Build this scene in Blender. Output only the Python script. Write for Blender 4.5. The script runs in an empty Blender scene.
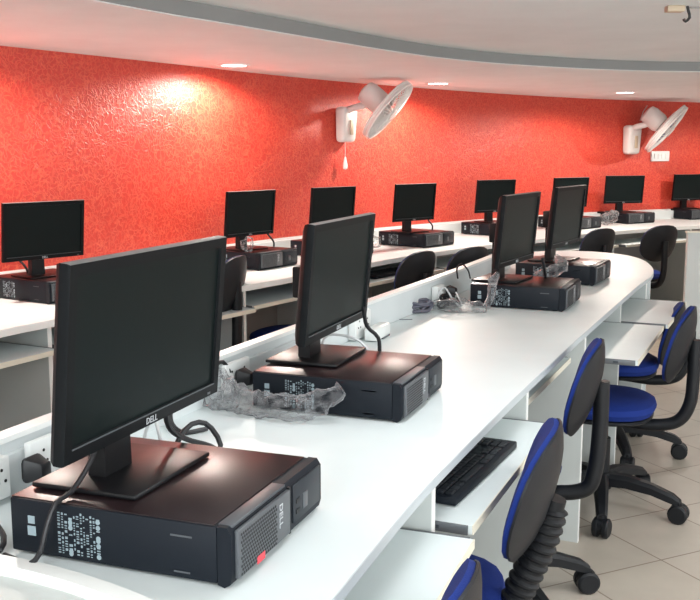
import bpy, bmesh, math, random
from mathutils import Vector, Matrix, noise
random.seed(4)
K = 0.9                      # every length below is multiplied by this to reach metres
PI = math.pi
sc = bpy.context.scene
C = sc.collection
DZ = 0.89                    # top of the worktops
rad = math.radians

# ------------------------------------------------------------------ materials
def mat(name, col, rough=.5, metal=0, spec=.5, bump=None, coat=0, emit=None, alpha=None):
    m = bpy.data.materials.new(name); m.use_nodes = True
    n = m.node_tree.nodes; l = m.node_tree.links
    b = n['Principled BSDF']
    b.inputs['Base Color'].default_value = (*col, 1)
    b.inputs['Roughness'].default_value = rough
    b.inputs['Metallic'].default_value = metal
    b.inputs['Specular IOR Level'].default_value = spec
    b.inputs['Coat Weight'].default_value = coat
    if emit:
        b.inputs['Emission Color'].default_value = (*emit[0], 1)
        b.inputs['Emission Strength'].default_value = emit[1]
    # faint mottling and grain so that no surface is perfectly flat
    g = n.new('ShaderNodeNewGeometry')
    t = n.new('ShaderNodeTexNoise'); t.inputs['Scale'].default_value = bump[0] if bump else 60
    t.inputs['Detail'].default_value = 3
    l.new(g.outputs['Position'], t.inputs['Vector'])
    bp = n.new('ShaderNodeBump'); bp.inputs['Strength'].default_value = bump[1] if bump else .03
    bp.inputs['Distance'].default_value = .002
    l.new(t.outputs['Fac'], bp.inputs['Height']); l.new(bp.outputs['Normal'], b.inputs['Normal'])
    mx = n.new('ShaderNodeMixRGB'); mx.blend_type = 'MULTIPLY'; mx.inputs['Fac'].default_value = .12
    mx.inputs['Color1'].default_value = (*col, 1)
    t2 = n.new('ShaderNodeTexNoise'); t2.inputs['Scale'].default_value = 5
    l.new(g.outputs['Position'], t2.inputs['Vector'])
    l.new(t2.outputs['Fac'], mx.inputs['Color2']); l.new(mx.outputs['Color'], b.inputs['Base Color'])
    return m

M = {}
M['laminate'] = mat('white_laminate', (.70, .76, .76), .42, spec=.35)
M['edge'] = mat('grey_edge_band', (.50, .54, .56), .45)
M['edge_white'] = mat('white_edge_band', (.86, .87, .84), .4)
M['cream_edge'] = mat('cream_edge_band', (.76, .72, .60), .45)
M['board'] = mat('white_board', (.56, .59, .57), .5)
M['modesty'] = mat('grey_board', (.36, .35, .34), .6)
M['partition'] = mat('partition_white', (.68, .72, .72), .4)
M['plastic_white'] = mat('white_plastic', (.82, .84, .82), .4)
M['fan_white'] = mat('fan_plastic', (.80, .77, .74), .35)
M['metal'] = mat('rail_metal', (.13, .14, .15), .45, .5)
M['dark_metal'] = mat('dark_rail', (.05, .06, .07), .5, .4)
M['case'] = mat('case_black', (.006, .009, .014), .5, spec=.22, bump=(400, .1))
M['case_top'] = mat('case_lid', (.016, .009, .010), .30, spec=.4, bump=(500, .06))
M['bezel'] = mat('bezel_black', (.018, .022, .028), .45, spec=.3)
M['bezel_edge'] = mat('bezel_grey', (.085, .092, .10), .4, spec=.4)
M['port'] = mat('port_black', (.004, .004, .005), .6)
M['screen'] = mat('screen', (.004, .008, .008), .36, spec=.14)
M['frame'] = mat('monitor_frame', (.004, .005, .006), .42, spec=.15)
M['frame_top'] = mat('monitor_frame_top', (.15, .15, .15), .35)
M['stand'] = mat('stand_plastic', (.006, .006, .007), .36, spec=.28)
M['mark'] = mat('printed_marks', (.26, .33, .36), .6)
M['logo'] = mat('logo_silver', (.6, .62, .64), .35, .3)
M['red_tag'] = mat('red_sticker', (.75, .06, .08), .5)
M['keys'] = mat('keyboard_keys', (.012, .015, .02), .5)
M['blue'] = mat('blue_fabric', (.004, .022, .17), .85, spec=.3, bump=(350, .6))
M['navy'] = mat('navy_fabric', (.02, .03, .09), .85, spec=.3, bump=(350, .6))
M['shell'] = mat('chair_shell', (.012, .013, .016), .45, spec=.25, bump=(300, .15))
M['chair_black'] = mat('chair_plastic', (.008, .009, .011), .45, spec=.28)
M['cable'] = mat('cable_black', (.012, .012, .014), .45)
M['cable_grey'] = mat('cable_grey', (.10, .10, .13), .5)
M['cable_white'] = mat('cable_white', (.6, .62, .62), .45)
M['blade'] = mat('fan_blade', (.28, .30, .45), .3)
M['beige'] = mat('beige_plastic', (.62, .50, .36), .5)
M['paint'] = mat('ceiling_paint', (.84, .86, .86), .6, bump=(30, .05))
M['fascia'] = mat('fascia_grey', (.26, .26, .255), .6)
M['plain_wall'] = mat('plain_wall_paint', (.78, .74, .72), .7)
M['lamp'] = mat('lamp_diffuser', (1, 1, 1), .4, emit=((1, .93, .88), 9))
M['panel'] = mat('added_panel_diffuser', (1, 1, 1), .4, emit=((.93, .97, 1), 3))  # glow of the added ceiling fill panels
M['lamp_rim'] = mat('lamp_rim', (.85, .85, .84), .4)

def red_wall():
    m = bpy.data.materials.new('red_textured_wall'); m.use_nodes = True
    n = m.node_tree.nodes; l = m.node_tree.links; b = n['Principled BSDF']
    g = n.new('ShaderNodeNewGeometry')
    w = n.new('ShaderNodeTexNoise'); w.inputs['Scale'].default_value = 14; w.inputs['Detail'].default_value = 3
    l.new(g.outputs['Position'], w.inputs['Vector'])
    mixv = n.new('ShaderNodeMixRGB'); mixv.blend_type = 'ADD'; mixv.inputs['Fac'].default_value = .13
    l.new(g.outputs['Position'], mixv.inputs['Color1']); l.new(w.outputs['Color'], mixv.inputs['Color2'])
    v = n.new('ShaderNodeTexVoronoi'); v.feature = 'DISTANCE_TO_EDGE'; v.inputs['Scale'].default_value = 34
    l.new(mixv.outputs['Color'], v.inputs['Vector'])
    r = n.new('ShaderNodeValToRGB'); r.color_ramp.elements[0].position = .0; r.color_ramp.elements[1].position = .16
    r.color_ramp.elements[0].color = (1, 1, 1, 1); r.color_ramp.elements[1].color = (0, 0, 0, 1)
    l.new(v.outputs['Distance'], r.inputs['Fac'])
    n2 = n.new('ShaderNodeTexNoise'); n2.inputs['Scale'].default_value = 16; n2.inputs['Detail'].default_value = 6
    l.new(g.outputs['Position'], n2.inputs['Vector'])
    mu = n.new('ShaderNodeMath'); mu.operation = 'MULTIPLY'
    l.new(r.outputs['Color'], mu.inputs[0]); l.new(n2.outputs['Fac'], mu.inputs[1])
    mx = n.new('ShaderNodeMixRGB')
    mx.inputs['Color1'].default_value = (.55, .037, .022, 1); mx.inputs['Color2'].default_value = (.74, .135, .065, 1)
    l.new(mu.outputs[0], mx.inputs['Fac'])
    n3 = n.new('ShaderNodeTexNoise'); n3.inputs['Scale'].default_value = 70; n3.inputs['Detail'].default_value = 2
    l.new(g.outputs['Position'], n3.inputs['Vector'])
    mx2 = n.new('ShaderNodeMixRGB'); mx2.blend_type = 'OVERLAY'; mx2.inputs['Fac'].default_value = .25
    l.new(mx.outputs['Color'], mx2.inputs['Color1']); l.new(n3.outputs['Fac'], mx2.inputs['Color2'])
    l.new(mx2.outputs['Color'], b.inputs['Base Color'])
    b.inputs['Roughness'].default_value = .42; b.inputs['Specular IOR Level'].default_value = .65
    bp = n.new('ShaderNodeBump'); bp.inputs['Strength'].default_value = .35; bp.inputs['Distance'].default_value = .006
    l.new(mu.outputs[0], bp.inputs['Height']); l.new(bp.outputs['Normal'], b.inputs['Normal'])
    return m
M['red'] = red_wall()

def tile_floor():
    m = bpy.data.materials.new('cream_floor_tiles'); m.use_nodes = True
    n = m.node_tree.nodes; l = m.node_tree.links; b = n['Principled BSDF']
    g = n.new('ShaderNodeNewGeometry')
    mp = n.new('ShaderNodeMapping')
    a = rad(-25.5)
    px, py = 1.225 * K, 3.605 * K
    # rotate the tile grid and bring one tile corner to (px, py)
    rx = px * math.cos(a) - py * math.sin(a); ry = px * math.sin(a) + py * math.cos(a)
    mp.inputs['Rotation'].default_value = (0, 0, a); mp.inputs['Location'].default_value = (-rx, -ry, 0)
    l.new(g.outputs['Position'], mp.inputs['Vector'])
    br = n.new('ShaderNodeTexBrick'); br.offset = 0; br.squash = 1
    br.inputs['Scale'].default_value = 1
    br.inputs['Brick Width'].default_value = .365; br.inputs['Row Height'].default_value = .365
    br.inputs['Mortar Size'].default_value = .0035; br.inputs['Mortar Smooth'].default_value = .2
    br.inputs['Color1'].default_value = (.55, .485, .41, 1); br.inputs['Color2'].default_value = (.51, .45, .375, 1)
    br.inputs['Mortar'].default_value = (.26, .20, .15, 1)
    l.new(mp.outputs['Vector'], br.inputs['Vector'])
    t = n.new('ShaderNodeTexNoise'); t.inputs['Scale'].default_value = 6; t.inputs['Detail'].default_value = 6
    l.new(g.outputs['Position'], t.inputs['Vector'])
    mx = n.new('ShaderNodeMixRGB'); mx.blend_type = 'MULTIPLY'; mx.inputs['Fac'].default_value = .25
    l.new(br.outputs['Color'], mx.inputs['Color1']); l.new(t.outputs['Fac'], mx.inputs['Color2'])
    l.new(mx.outputs['Color'], b.inputs['Base Color'])
    b.inputs['Roughness'].default_value = .35
    return m
M['tiles'] = tile_floor()

def bag_material():
    m = bpy.data.materials.new('clear_plastic_bag'); m.use_nodes = True
    n = m.node_tree.nodes; l = m.node_tree.links; b = n['Principled BSDF']
    b.inputs['Base Color'].default_value = (.30, .30, .31, 1)
    b.inputs['Roughness'].default_value = .22
    tr = n.new('ShaderNodeBsdfTransparent'); mixs = n.new('ShaderNodeMixShader')
    fr = n.new('ShaderNodeLayerWeight'); fr.inputs['Blend'].default_value = .35
    g = n.new('ShaderNodeNewGeometry')
    t = n.new('ShaderNodeTexNoise'); t.inputs['Scale'].default_value = 45; t.inputs['Detail'].default_value = 4
    l.new(g.outputs['Position'], t.inputs['Vector'])
    ad = n.new('ShaderNodeMath'); ad.operation = 'MULTIPLY_ADD'; ad.inputs[1].default_value = 1.0; ad.inputs[2].default_value = -.44
    l.new(t.outputs['Fac'], ad.inputs[0])
    a2 = n.new('ShaderNodeMath'); a2.operation = 'ADD'; a2.use_clamp = True
    l.new(ad.outputs[0], a2.inputs[0]); l.new(fr.outputs['Facing'], a2.inputs[1])
    l.new(a2.outputs[0], mixs.inputs['Fac'])
    l.new(tr.outputs[0], mixs.inputs[1]); l.new(b.outputs[0], mixs.inputs[2])
    l.new(mixs.outputs[0], n['Material Output'].inputs['Surface'])
    return m
M['bag'] = bag_material()

# ------------------------------------------------------------------ mesh helpers
def smooth(bm, ang=35):
    for f in bm.faces: f.smooth = True
    for e in bm.edges:
        if len(e.link_faces) == 2 and e.calc_face_angle(0) > rad(ang): e.smooth = False

def obj(name, bm, m, parent=None, recenter=None):
    """links a bmesh as ONE mesh object (lengths scaled to metres)"""
    bmesh.ops.recalc_face_normals(bm, faces=bm.faces)
    smooth(bm)
    for v in bm.verts: v.co *= K
    loc = Vector((0, 0, 0))
    if parent is None and recenter is not False:
        xs = [v.co for v in bm.verts]
        loc = Vector(((min(v.x for v in xs) + max(v.x for v in xs)) / 2, (min(v.y for v in xs) + max(v.y for v in xs)) / 2, min(v.z for v in xs)))
        for v in bm.verts: v.co -= loc
    me = bpy.data.meshes.new(name); bm.to_mesh(me); bm.free()
    ms = m if isinstance(m, (list, tuple)) else [m]
    for q in ms: me.materials.append(M[q] if isinstance(q, str) else q)
    o = bpy.data.objects.new(name, me); C.objects.link(o)
    o.location = loc
    if parent: o.parent = parent
    return o

def tag(o, label, cat, group=None, kind=None):
    if label: o['label'] = label
    if cat: o['category'] = cat
    if group: o['group'] = group
    if kind: o['kind'] = kind
    return o

def thing(name, label, cat, loc=(0, 0, 0), rotz=0, group=None):
    o = bpy.data.objects.new(name, None); C.objects.link(o)
    o.empty_display_size = .05
    o.location = Vector(loc) * K; o.rotation_euler = (0, 0, rotz)
    return tag(o, label, cat, group)

def struct(name, bm, m):
    o = obj(name, bm, m); o['kind'] = 'structure'; return o

def copy_tree(o, parent=None):
    c = o.copy(); C.objects.link(c); c.parent = parent
    for ch in list(kids[o.name]) if o.name in kids else []:
        copy_tree(ch, c)
    return c
kids = {}
def index_kids():
    kids.clear()
    for o in bpy.data.objects:
        if o.parent: kids.setdefault(o.parent.name, []).append(o)

def dup(root, loc, rotz=None, label=None, group=None):
    r = copy_tree(root); r.location = Vector(loc) * K
    if rotz is not None: r.rotation_euler = (0, 0, rotz)
    if label: r['label'] = label
    if group: r['group'] = group
    return r

def NB(): return bmesh.new()

def box(bm, c, s, mtx=None, bev=0, mi=0, segs=2):
    r = bmesh.ops.create_cube(bm, size=1)
    vs = r['verts']
    for v in vs: v.co = Vector((v.co.x * s[0], v.co.y * s[1], v.co.z * s[2]))
    fs = list({f for v in vs for f in v.link_faces})
    if bev:
        es = list({e for v in vs for e in v.link_edges})
        q = bmesh.ops.bevel(bm, geom=es, offset=bev, segments=segs, affect='EDGES', profile=.5)
        vs = list({v for f in q['faces'] for v in f.verts} | {v for v in vs if v.is_valid})
        fs = list({f for v in vs for f in v.link_faces})
    for f in fs: f.material_index = mi
    for v in vs:
        v.co += Vector(c)
        if mtx: v.co = mtx @ v.co
    return vs

def tube(bm, pts, r, n=8, closed=False, caps=True, mi=0):
    pts = [Vector(p) for p in pts]; rings = []
    N = len(pts); up = Vector((0, 0, 1)); prev = None
    for i, p in enumerate(pts):
        a = pts[(i - 1) % N] if (closed or i > 0) else p
        b = pts[(i + 1) % N] if (closed or i < N - 1) else p
        t = (b - a).normalized()
        if prev is None:
            x = t.orthogonal().normalized()
        else:
            x = prev - t * prev.dot(t)
            x = x.normalized() if x.length > 1e-6 else t.orthogonal().normalized()
        prev = x; y = t.cross(x)
        rr = r[i] if isinstance(r, (list, tuple)) else r
        rings.append([bm.verts.new(p + (x * math.cos(2 * PI * k / n) + y * math.sin(2 * PI * k / n)) * rr) for k in range(n)])
    for i in range(N if closed else N - 1):
        A, B = rings[i], rings[(i + 1) % N]
        off = 0
        if closed and i == N - 1:
            d = [(A[0].co - B[k].co).length for k in range(n)]; off = d.index(min(d))
        for k in range(n):
            f = bm.faces.new((A[k], A[(k + 1) % n], B[(k + 1 + off) % n], B[(k + off) % n])); f.material_index = mi
    if caps and not closed:
        bm.faces.new(rings[0][::-1]).material_index = mi; bm.faces.new(rings[-1]).material_index = mi
    return rings

def lathe(bm, prof, n=24, mtx=None, mi=0, caps=True):
    rings = []
    for r, z in prof:
        if r < 1e-6: rings.append([bm.verts.new((0, 0, z))])
        else: rings.append([bm.verts.new((r * math.cos(2 * PI * k / n), r * math.sin(2 * PI * k / n), z)) for k in range(n)])
    if mtx:
        for R in rings:
            for v in R: v.co = mtx @ v.co
    for A, B in zip(rings, rings[1:]):
        for k in range(n):
            a = [A[k % len(A)], A[(k + 1) % len(A)]] if len(A) > 1 else [A[0]]
            b = [B[(k + 1) % len(B)], B[k % len(B)]] if len(B) > 1 else [B[0]]
            if len(a) + len(b) > 2: bm.faces.new(a + b).material_index = mi
    for R in (rings[0], rings[-1]):
        if len(R) > 2 and caps:
            try: bm.faces.new(R).material_index = mi
            except ValueError: pass

def prism(bm, poly, z0, z1, mi=0, side_mi=None, bottom=True):
    A = [bm.verts.new((x, y, z0)) for x, y in poly]; B = [bm.verts.new((x, y, z1)) for x, y in poly]
    n = len(poly)
    bm.faces.new(B).material_index = mi
    if bottom: bm.faces.new(A[::-1]).material_index = mi
    for i in range(n):
        f = bm.faces.new((A[i], A[(i + 1) % n], B[(i + 1) % n], B[i])); f.material_index = mi if side_mi is None else side_mi

def cr(pts, step=.08, closed=False):
    """Catmull-Rom through 2-D or 3-D points"""
    P = [Vector(p) for p in pts]; out = []
    n = len(P)
    for i in range(n if closed else n - 1):
        p1, p2 = P[i], P[(i + 1) % n]
        p0 = P[(i - 1) % n] if (closed or i > 0) else p1 + (p1 - p2)
        p3 = P[(i + 2) % n] if (closed or i < n - 2) else p2 + (p2 - p1)
        m = max(2, int((p2 - p1).length / step))
        for k in range(m):
            t = k / m
            out.append(.5 * ((2 * p1) + (p2 - p0) * t + (2 * p0 - 5 * p1 + 4 * p2 - p3) * t * t + (3 * p1 - p0 - 3 * p2 + p3) * t ** 3))
    if not closed: out.append(P[-1])
    return out

def offs(pts, D):
    """points shifted D to the left of travel"""
    o = []
    for i, p in enumerate(pts):
        a = pts[max(0, i - 1)]; b = pts[min(len(pts) - 1, i + 1)]
        t = (b - a).normalized()
        o.append(Vector((p.x - t.y * D, p.y + t.x * D)))
    return o

def resample(pts, n):
    L = [0]
    for a, b in zip(pts, pts[1:]): L.append(L[-1] + (b - a).length)
    out = []; j = 0
    for i in range(n):
        s = L[-1] * i / (n - 1)
        while j < len(L) - 2 and L[j + 1] < s: j += 1
        q = (s - L[j]) / max(1e-9, L[j + 1] - L[j])
        out.append(pts[j].lerp(pts[j + 1], min(1, max(0, q))))
    return out

def frame_at_y(pts, y):
    """point, tangent and left normal of a curve where it crosses y"""
    for a, b in zip(pts, pts[1:]):
        if (a.y - y) * (b.y - y) <= 0 and a.y != b.y:
            q = (y - a.y) / (b.y - a.y); t = (b - a).normalized()
            return a.lerp(b, q), t, Vector((-t.y, t.x))
    t = (pts[-1] - pts[-2]).normalized()
    return pts[-1], t, Vector((-t.y, t.x))

def sub_y(pts, y0, y1):
    a = frame_at_y(pts, y0)[0]; b = frame_at_y(pts, y1)[0]
    return [a] + [p for p in pts if y0 + .01 < p.y < y1 - .01] + [b]

def strip(bm, A, B, z0, z1, mi=0, side_mi=None):
    prism(bm, [(p.x, p.y) for p in A] + [(p.x, p.y) for p in reversed(B)], z0, z1, mi, side_mi)

def text_mesh(txt, size, depth):
    """lettering as a bmesh, centred, in the XY plane facing +Z"""
    cu = bpy.data.curves.new('lettering', 'FONT'); cu.body = txt; cu.size = size; cu.extrude = depth
    cu.align_x = 'CENTER'; cu.align_y = 'CENTER'; cu.resolution_u = 2
    o = bpy.data.objects.new('lettering', cu); C.objects.link(o)
    bpy.context.view_layer.update()
    me = o.to_mesh(); bm = bmesh.new(); bm.from_mesh(me); o.to_mesh_clear()
    bpy.data.objects.remove(o); bpy.data.curves.remove(cu)
    return bm

def move(bm, mtx):
    for v in bm.verts: v.co = mtx @ v.co
    return bm

# ------------------------------------------------------------------ plan curves
F1 = cr([(-.22, .95), (-.12, 1.19), (-.028, 1.44), (.125, 1.865), (.235, 2.14), (.413, 2.565), (.562, 2.91), (.829, 3.52), (.945, 3.78),
         (1.282, 4.53), (1.56, 5.14), (1.70, 5.42)])
END = cr([(1.70, 5.42), (1.79, 5.66), (1.86, 5.93), (1.915, 6.27), (1.90, 6.55), (1.80, 6.76), (1.62, 6.87), (1.38, 6.86), (1.20, 6.70), (1.08, 6.42), (.98, 6.05)])
P1 = cr([(-.80, 1.68), (-.71, 1.90), (-.645, 2.06), (-.37, 2.71), (.09, 3.75), (.421, 4.483), (.772, 5.303), (.98, 5.85)])
F2 = cr([(-2.35, 1.9), (-1.80, 2.95), (-1.389, 3.77), (-1.24, 4.03), (-.474, 5.19), (-.25, 5.54), (.165, 6.19), (.34, 6.45), (.902, 7.15),
         (1.787, 8.08), (2.207, 8.46), (2.695, 8.86), (3.386, 9.30), (4.4, 9.8), (5.6, 10.3)], .1)
WD = .88
WALL = cr([(-3.6, 1.5)] + [tuple(p) for p in resample(offs(F2, WD), 16)] + [(7.2, 11.75)], .12)
SOFF = cr([(-2.2, -1.2), (-1.95, .6), (-1.55, 2.0), (-1.22, 2.85), (-.923, 3.409), (-.718, 3.773), (-.459, 4.16), (.267, 5.25), (.74, 5.78), (1.242, 6.13), (1.75, 6.37), (2.295, 6.485),
           (3.2, 6.50), (4.4, 6.2), (5.8, 5.6), (7.2, 4.8)], .12)
FILL = 34  # strength of the light added at the unseen windows
SZ, CZ = 2.107, 2.17

# ------------------------------------------------------------------ the setting
def room():
    poly = [(p.x, p.y) for p in WALL] + [(7.2, -2.6), (-3.6, -2.6)]
    bm = NB(); prism(bm, poly, -.05, 0); struct('floor', bm, 'tiles')
    bm = NB(); prism(bm, poly, CZ, CZ + .05); struct('ceiling', bm, 'paint')
    # red wall, white below desk level
    out = offs(WALL, .08)
    bm = NB(); strip(bm, WALL, out, .0, .99); struct('wall_lower', bm, 'plain_wall')
    bm = NB(); strip(bm, WALL, out, .99, CZ); struct('wall_back', bm, 'red')
    bm = NB(); box(bm, (-3.64, -.55, CZ / 2), (.08, 4.1, CZ)); struct('wall_left', bm, 'plain_wall')
    # right and rear walls with added unseen windows to brighten the room
    def fill_win_wall(name, a, b, ops, nidx, gain=1):
        a = Vector(a); b = Vector(b); L = (b - a).length; d = (b - a).normalized(); ang = math.atan2(d.y, d.x)
        mt = Matrix.Translation((a.x, a.y, 0)) @ Matrix.Rotation(ang, 4, 'Z')
        bm = NB(); x = 0
        for (u0, u1) in ops + [(L, L)]:
            box(bm, ((x + u0) / 2, .04, CZ / 2), (u0 - x, .08, CZ), mt)
            if u1 > u0:
                box(bm, ((u0 + u1) / 2, .04, .42), (u1 - u0, .08, .84), mt)
                box(bm, ((u0 + u1) / 2, .04, (CZ + 2.0) / 2), (u1 - u0, .08, CZ - 2.0), mt)
            x = u1
        struct(name, bm, 'plain_wall')
        for k, (u0, u1) in enumerate(ops):
            bm = NB(); c = (u0 + u1) / 2; w = u1 - u0
            for z in (.86, 1.98): box(bm, (c, .04, z), (w, .05, .04), mt)
            for u in (u0 + .02, c, u1 - .02): box(bm, (u, .04, 1.42), (.04, .05, 1.10), mt)
            struct('added_window_%d' % (nidx + k), bm, 'lamp_rim')
            Lt = bpy.data.lights.new('fill_light', 'AREA'); Lt.shape = 'RECTANGLE'; Lt.size = w * K; Lt.size_y = 1.1 * K; Lt.energy = FILL * w * gain; Lt.color = (.90, .96, 1)
            o = bpy.data.objects.new('fill_light', Lt); C.objects.link(o)
            pc = mt @ Vector((c, .10, 1.42)); o.location = pc * K
            o.rotation_euler = (mt.to_3x3() @ Vector((0, 1, 0))).to_track_quat('Z', 'Y').to_euler()
    fill_win_wall('wall_right', (7.2, 11.8), (7.2, -2.6), [(6.0, 8.4), (9.4, 11.8)], 1, .35)
    fill_win_wall('wall_rear', (7.2, -2.6), (-3.6, -2.6), [(1.2, 3.4), (4.2, 6.4), (7.2, 9.4)], 3)
    # dropped soffit along the wall with its grey fascia
    n = 90
    wl = [Vector((-3.6, -2.6))] + resample(WALL, n - 1)
    sl = [Vector((-2.3, -2.6))] + resample(SOFF, n - 1)
    bm = NB()
    for k in range(n - 1):
        q = [wl[k], wl[k + 1], sl[k + 1], sl[k]]
        A = [bm.verts.new((p.x, p.y, SZ)) for p in q]
        bm.faces.new(A)
    bmesh.ops.remove_doubles(bm, verts=bm.verts, dist=1e-4)
    r = bmesh.ops.extrude_face_region(bm, geom=list(bm.faces))
    for v in [g for g in r['geom'] if isinstance(g, bmesh.types.BMVert)]: v.co.z = CZ
    struct('trim_soffit', bm, 'paint')
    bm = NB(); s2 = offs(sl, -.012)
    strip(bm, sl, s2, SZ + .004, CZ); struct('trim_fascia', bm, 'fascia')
    # low white trunking at the foot of the red wall
    w = offs(WALL, -.045)
    bm = NB(); a = [p for p in w if p.x < 5.8 and p.y > 2.0]; b = offs(a, .043)
    strip(bm, a, b, DZ - .001, .975); struct('trim_wall_trunking', bm, 'partition')
room()

# ------------------------------------------------------------------ desk rows
def ring_edge(name, path, h0, h1, t, m, parent):
    bm = NB(); A = path; B = offs(path, -t)
    strip(bm, A, B, h0, h1); return obj(name, bm, m, parent)

# near peninsula desk with a raised rounded rim
DC = Vector((-.98, .58)); DR = 1.07
def arc(r, a0, a1, n=40): return [DC + Vector((math.cos(rad(a0 + (a1 - a0) * k / n)), math.sin(rad(a0 + (a1 - a0) * k / n)))) * r for k in range(n + 1)]
t = thing('peninsula_desk', 'pale desk with rounded raised white rim at the lower left corner', 'desk', (DC.x, DC.y, 0))
def loc2(pts): return [p - DC for p in pts]
bm = NB(); a = loc2(arc(DR - .033, -10, 130)); prism(bm, [(p.x, p.y) for p in a] + [(-.69, -.6), (1.02, -.6)], DZ - .03, DZ - .008)
obj('desktop', bm, 'board', t)
bm = NB(); strip(bm, loc2(arc(DR, -10, 130)), loc2(arc(DR - .033, -10, 130)), DZ - .035, DZ + .012)
obj('rim', bm, 'edge_white', t)
bm = NB(); strip(bm, loc2(arc(DR - .06, 78, 125, 20)), loc2(arc(DR - .08, 78, 125, 20)), 0, DZ - .035)
obj('apron', bm, 'board', t)

# front row worktop (one long continuous top)
ins = offs(P1, -.0)
dk = [p for p in arc(DR + .004, 12, 75, 30)]
# desk outline: front edge from near to far, rounded end, back along the partition, near end following the rim
near_front = [p for p in F1 if (p - DC).length > DR + .01]
backp = [p for p in offs(P1, -.002) if (p - DC).length > DR + .01]
near_arc = [p for p in dk if p.y > near_front[0].y + .0 and p.x < near_front[0].x and p.x > backp[0].x]
outline = near_front + END[1:] + list(reversed(backp)) + list(reversed(near_arc))
t = thing('curved_worktop', 'long white curved worktop in the foreground with four computers and a rounded far end', 'desk', (.5, 3.8, 0))
O = Vector((.5, 3.8))
bm = NB(); prism(bm, [(p.x - .5, p.y - 3.8) for p in outline], DZ - .022, DZ)
bmesh.ops.triangulate(bm, faces=[f for f in bm.faces if len(f.verts) > 4]); obj('top_board', bm, 'laminate', t)
bm = NB(); e = [p - O for p in near_front + END[1:]]
strip(bm, e, offs(e, -.0025), DZ - .0225, DZ - .001)
obj('edge_band', bm, 'edge', t)
# apron closing the rounded end
e = [p - O for p in offs(END[2:-8], .012)]
bm = NB(); strip(bm, e, offs(e, .02), 0, DZ - .0225); obj('end_apron', bm, 'laminate', t)

# low partition behind the front row
t = thing('desk_partition', 'low white partition with capped top running behind the foreground computers', 'partition', (.1, 3.7, 0))
O = Vector((.1, 3.7)); pp = [p - O for p in P1]
bm = NB(); strip(bm, offs(pp, .003), offs(pp, .03), 0, 1.0); obj('panel', bm, 'partition', t)
bm = NB(); strip(bm, offs(pp, -.003), offs(pp, .036), 1.0, 1.012); obj('cap_strip', bm, 'edge_white', t)
bm = NB(); pl = [p - O for p in sub_y(P1, 1.75, 3.35)]
strip(bm, offs(pl, -.012), offs(pl, .002), DZ, .975); o = obj('raceway', bm, 'partition', t)

# side panels, trays
def side_panel(front, tan, nrm, depth, ztop, rec, label, grp, m='board'):
    """upright panel at right angles to the desk edge"""
    c = front + nrm * (rec + depth / 2); ang = math.atan2(nrm.y, nrm.x)
    t = thing('desk_side_panel', label, 'panel', (c.x, c.y, 0), ang, grp)
    bm = NB(); box(bm, (0, 0, ztop / 2), (depth, .02, ztop)); obj('panel_board', bm, m, t)
    bm = NB(); box(bm, (-depth / 2 - .001, 0, ztop / 2), (.003, .021, ztop)); obj('edge_band', bm, 'edge_white', t)
    return t

def keyboard_tray(front, tan, nrm, width, depth, out, z, label, grp, edge='cream_edge', top='laminate'):
    """tray pulled `out` beyond the desk edge; local x runs along the desk, y away from the seat"""
    ang = math.atan2(tan.y, tan.x)
    c = front + nrm * (depth / 2 - out)
    t = thing('keyboard_tray', label, 'tray', (c.x, c.y, z - .02), ang, grp)
    bm = NB(); box(bm, (0, 0, .01), (width, depth, .02)); obj('tray_board', bm, top, t)
    bm = NB(); box(bm, (0, -depth / 2 - .0015, .01), (width, .003, .021)); obj('edge_band', bm, edge, t)
    for s in (-1, 1):
        bm = NB(); box(bm, (s * (width / 2 + .004), 0, .010), (.006, depth * .96, .022), bev=.001)
        for q in (-.3, -.1, .12, .33): box(bm, (s * (width / 2 + .0075), q * depth, .010), (.002, .02, .008), mi=1)
        obj('slide_rail', bm, ['metal', 'dark_metal'], t)
    return t

ys = [1.45, 2.03, 2.885, 3.78, 4.60, 5.35]
words = ['nearest, hidden low under the worktop', 'beside the near end of the black keyboard', 'beyond the far end of the black keyboard',
         'full height, standing behind the nearest chair', 'between the two trays pulled far out', 'at the rounded far end']
for i, y in enumerate(ys):
    if i == 0: continue
    p, tn, nm = frame_at_y(F1, y)
    side_panel(p, tn, nm, .62, DZ - .023, .008, 'white upright panel under the foreground worktop, ' + words[i], 'side panels under the foreground worktop')
outs = [.09, .075, -.06, .195, .21]
tl = ['white keyboard tray at the bottom edge, nearest under the foreground worktop', 'white keyboard tray carrying the black keyboard',
      'white keyboard tray pushed in, left of the second blue chair back', 'white keyboard tray pulled far out above a blue seat, metal rail showing',
      'white keyboard tray farthest under the foreground worktop, behind the extended one']
TR = []
for i in range(5):
    pa = frame_at_y(F1, ys[i])[0]; pb = frame_at_y(F1, ys[i + 1])[0]
    mid = (pa + pb) / 2; tn = (pb - pa).normalized(); nm = Vector((-tn.y, tn.x))
    w = (pb - pa).length - .05
    TR.append(keyboard_tray(mid, tn, nm, w, .42, outs[i], .775 if i not in (0,) else .765, tl[i], 'keyboard trays under the foreground worktop'))

# grey back boards under the foreground worktop
bk = offs(sub_y(F1, 1.75, 5.30), .645)
bm = NB(); strip(bm, bk, offs(bk, .018), .02, DZ - .023)
tag(obj('back_board', bm, 'modesty'), 'long grey back board closing the space under the foreground worktop', 'board')
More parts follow.
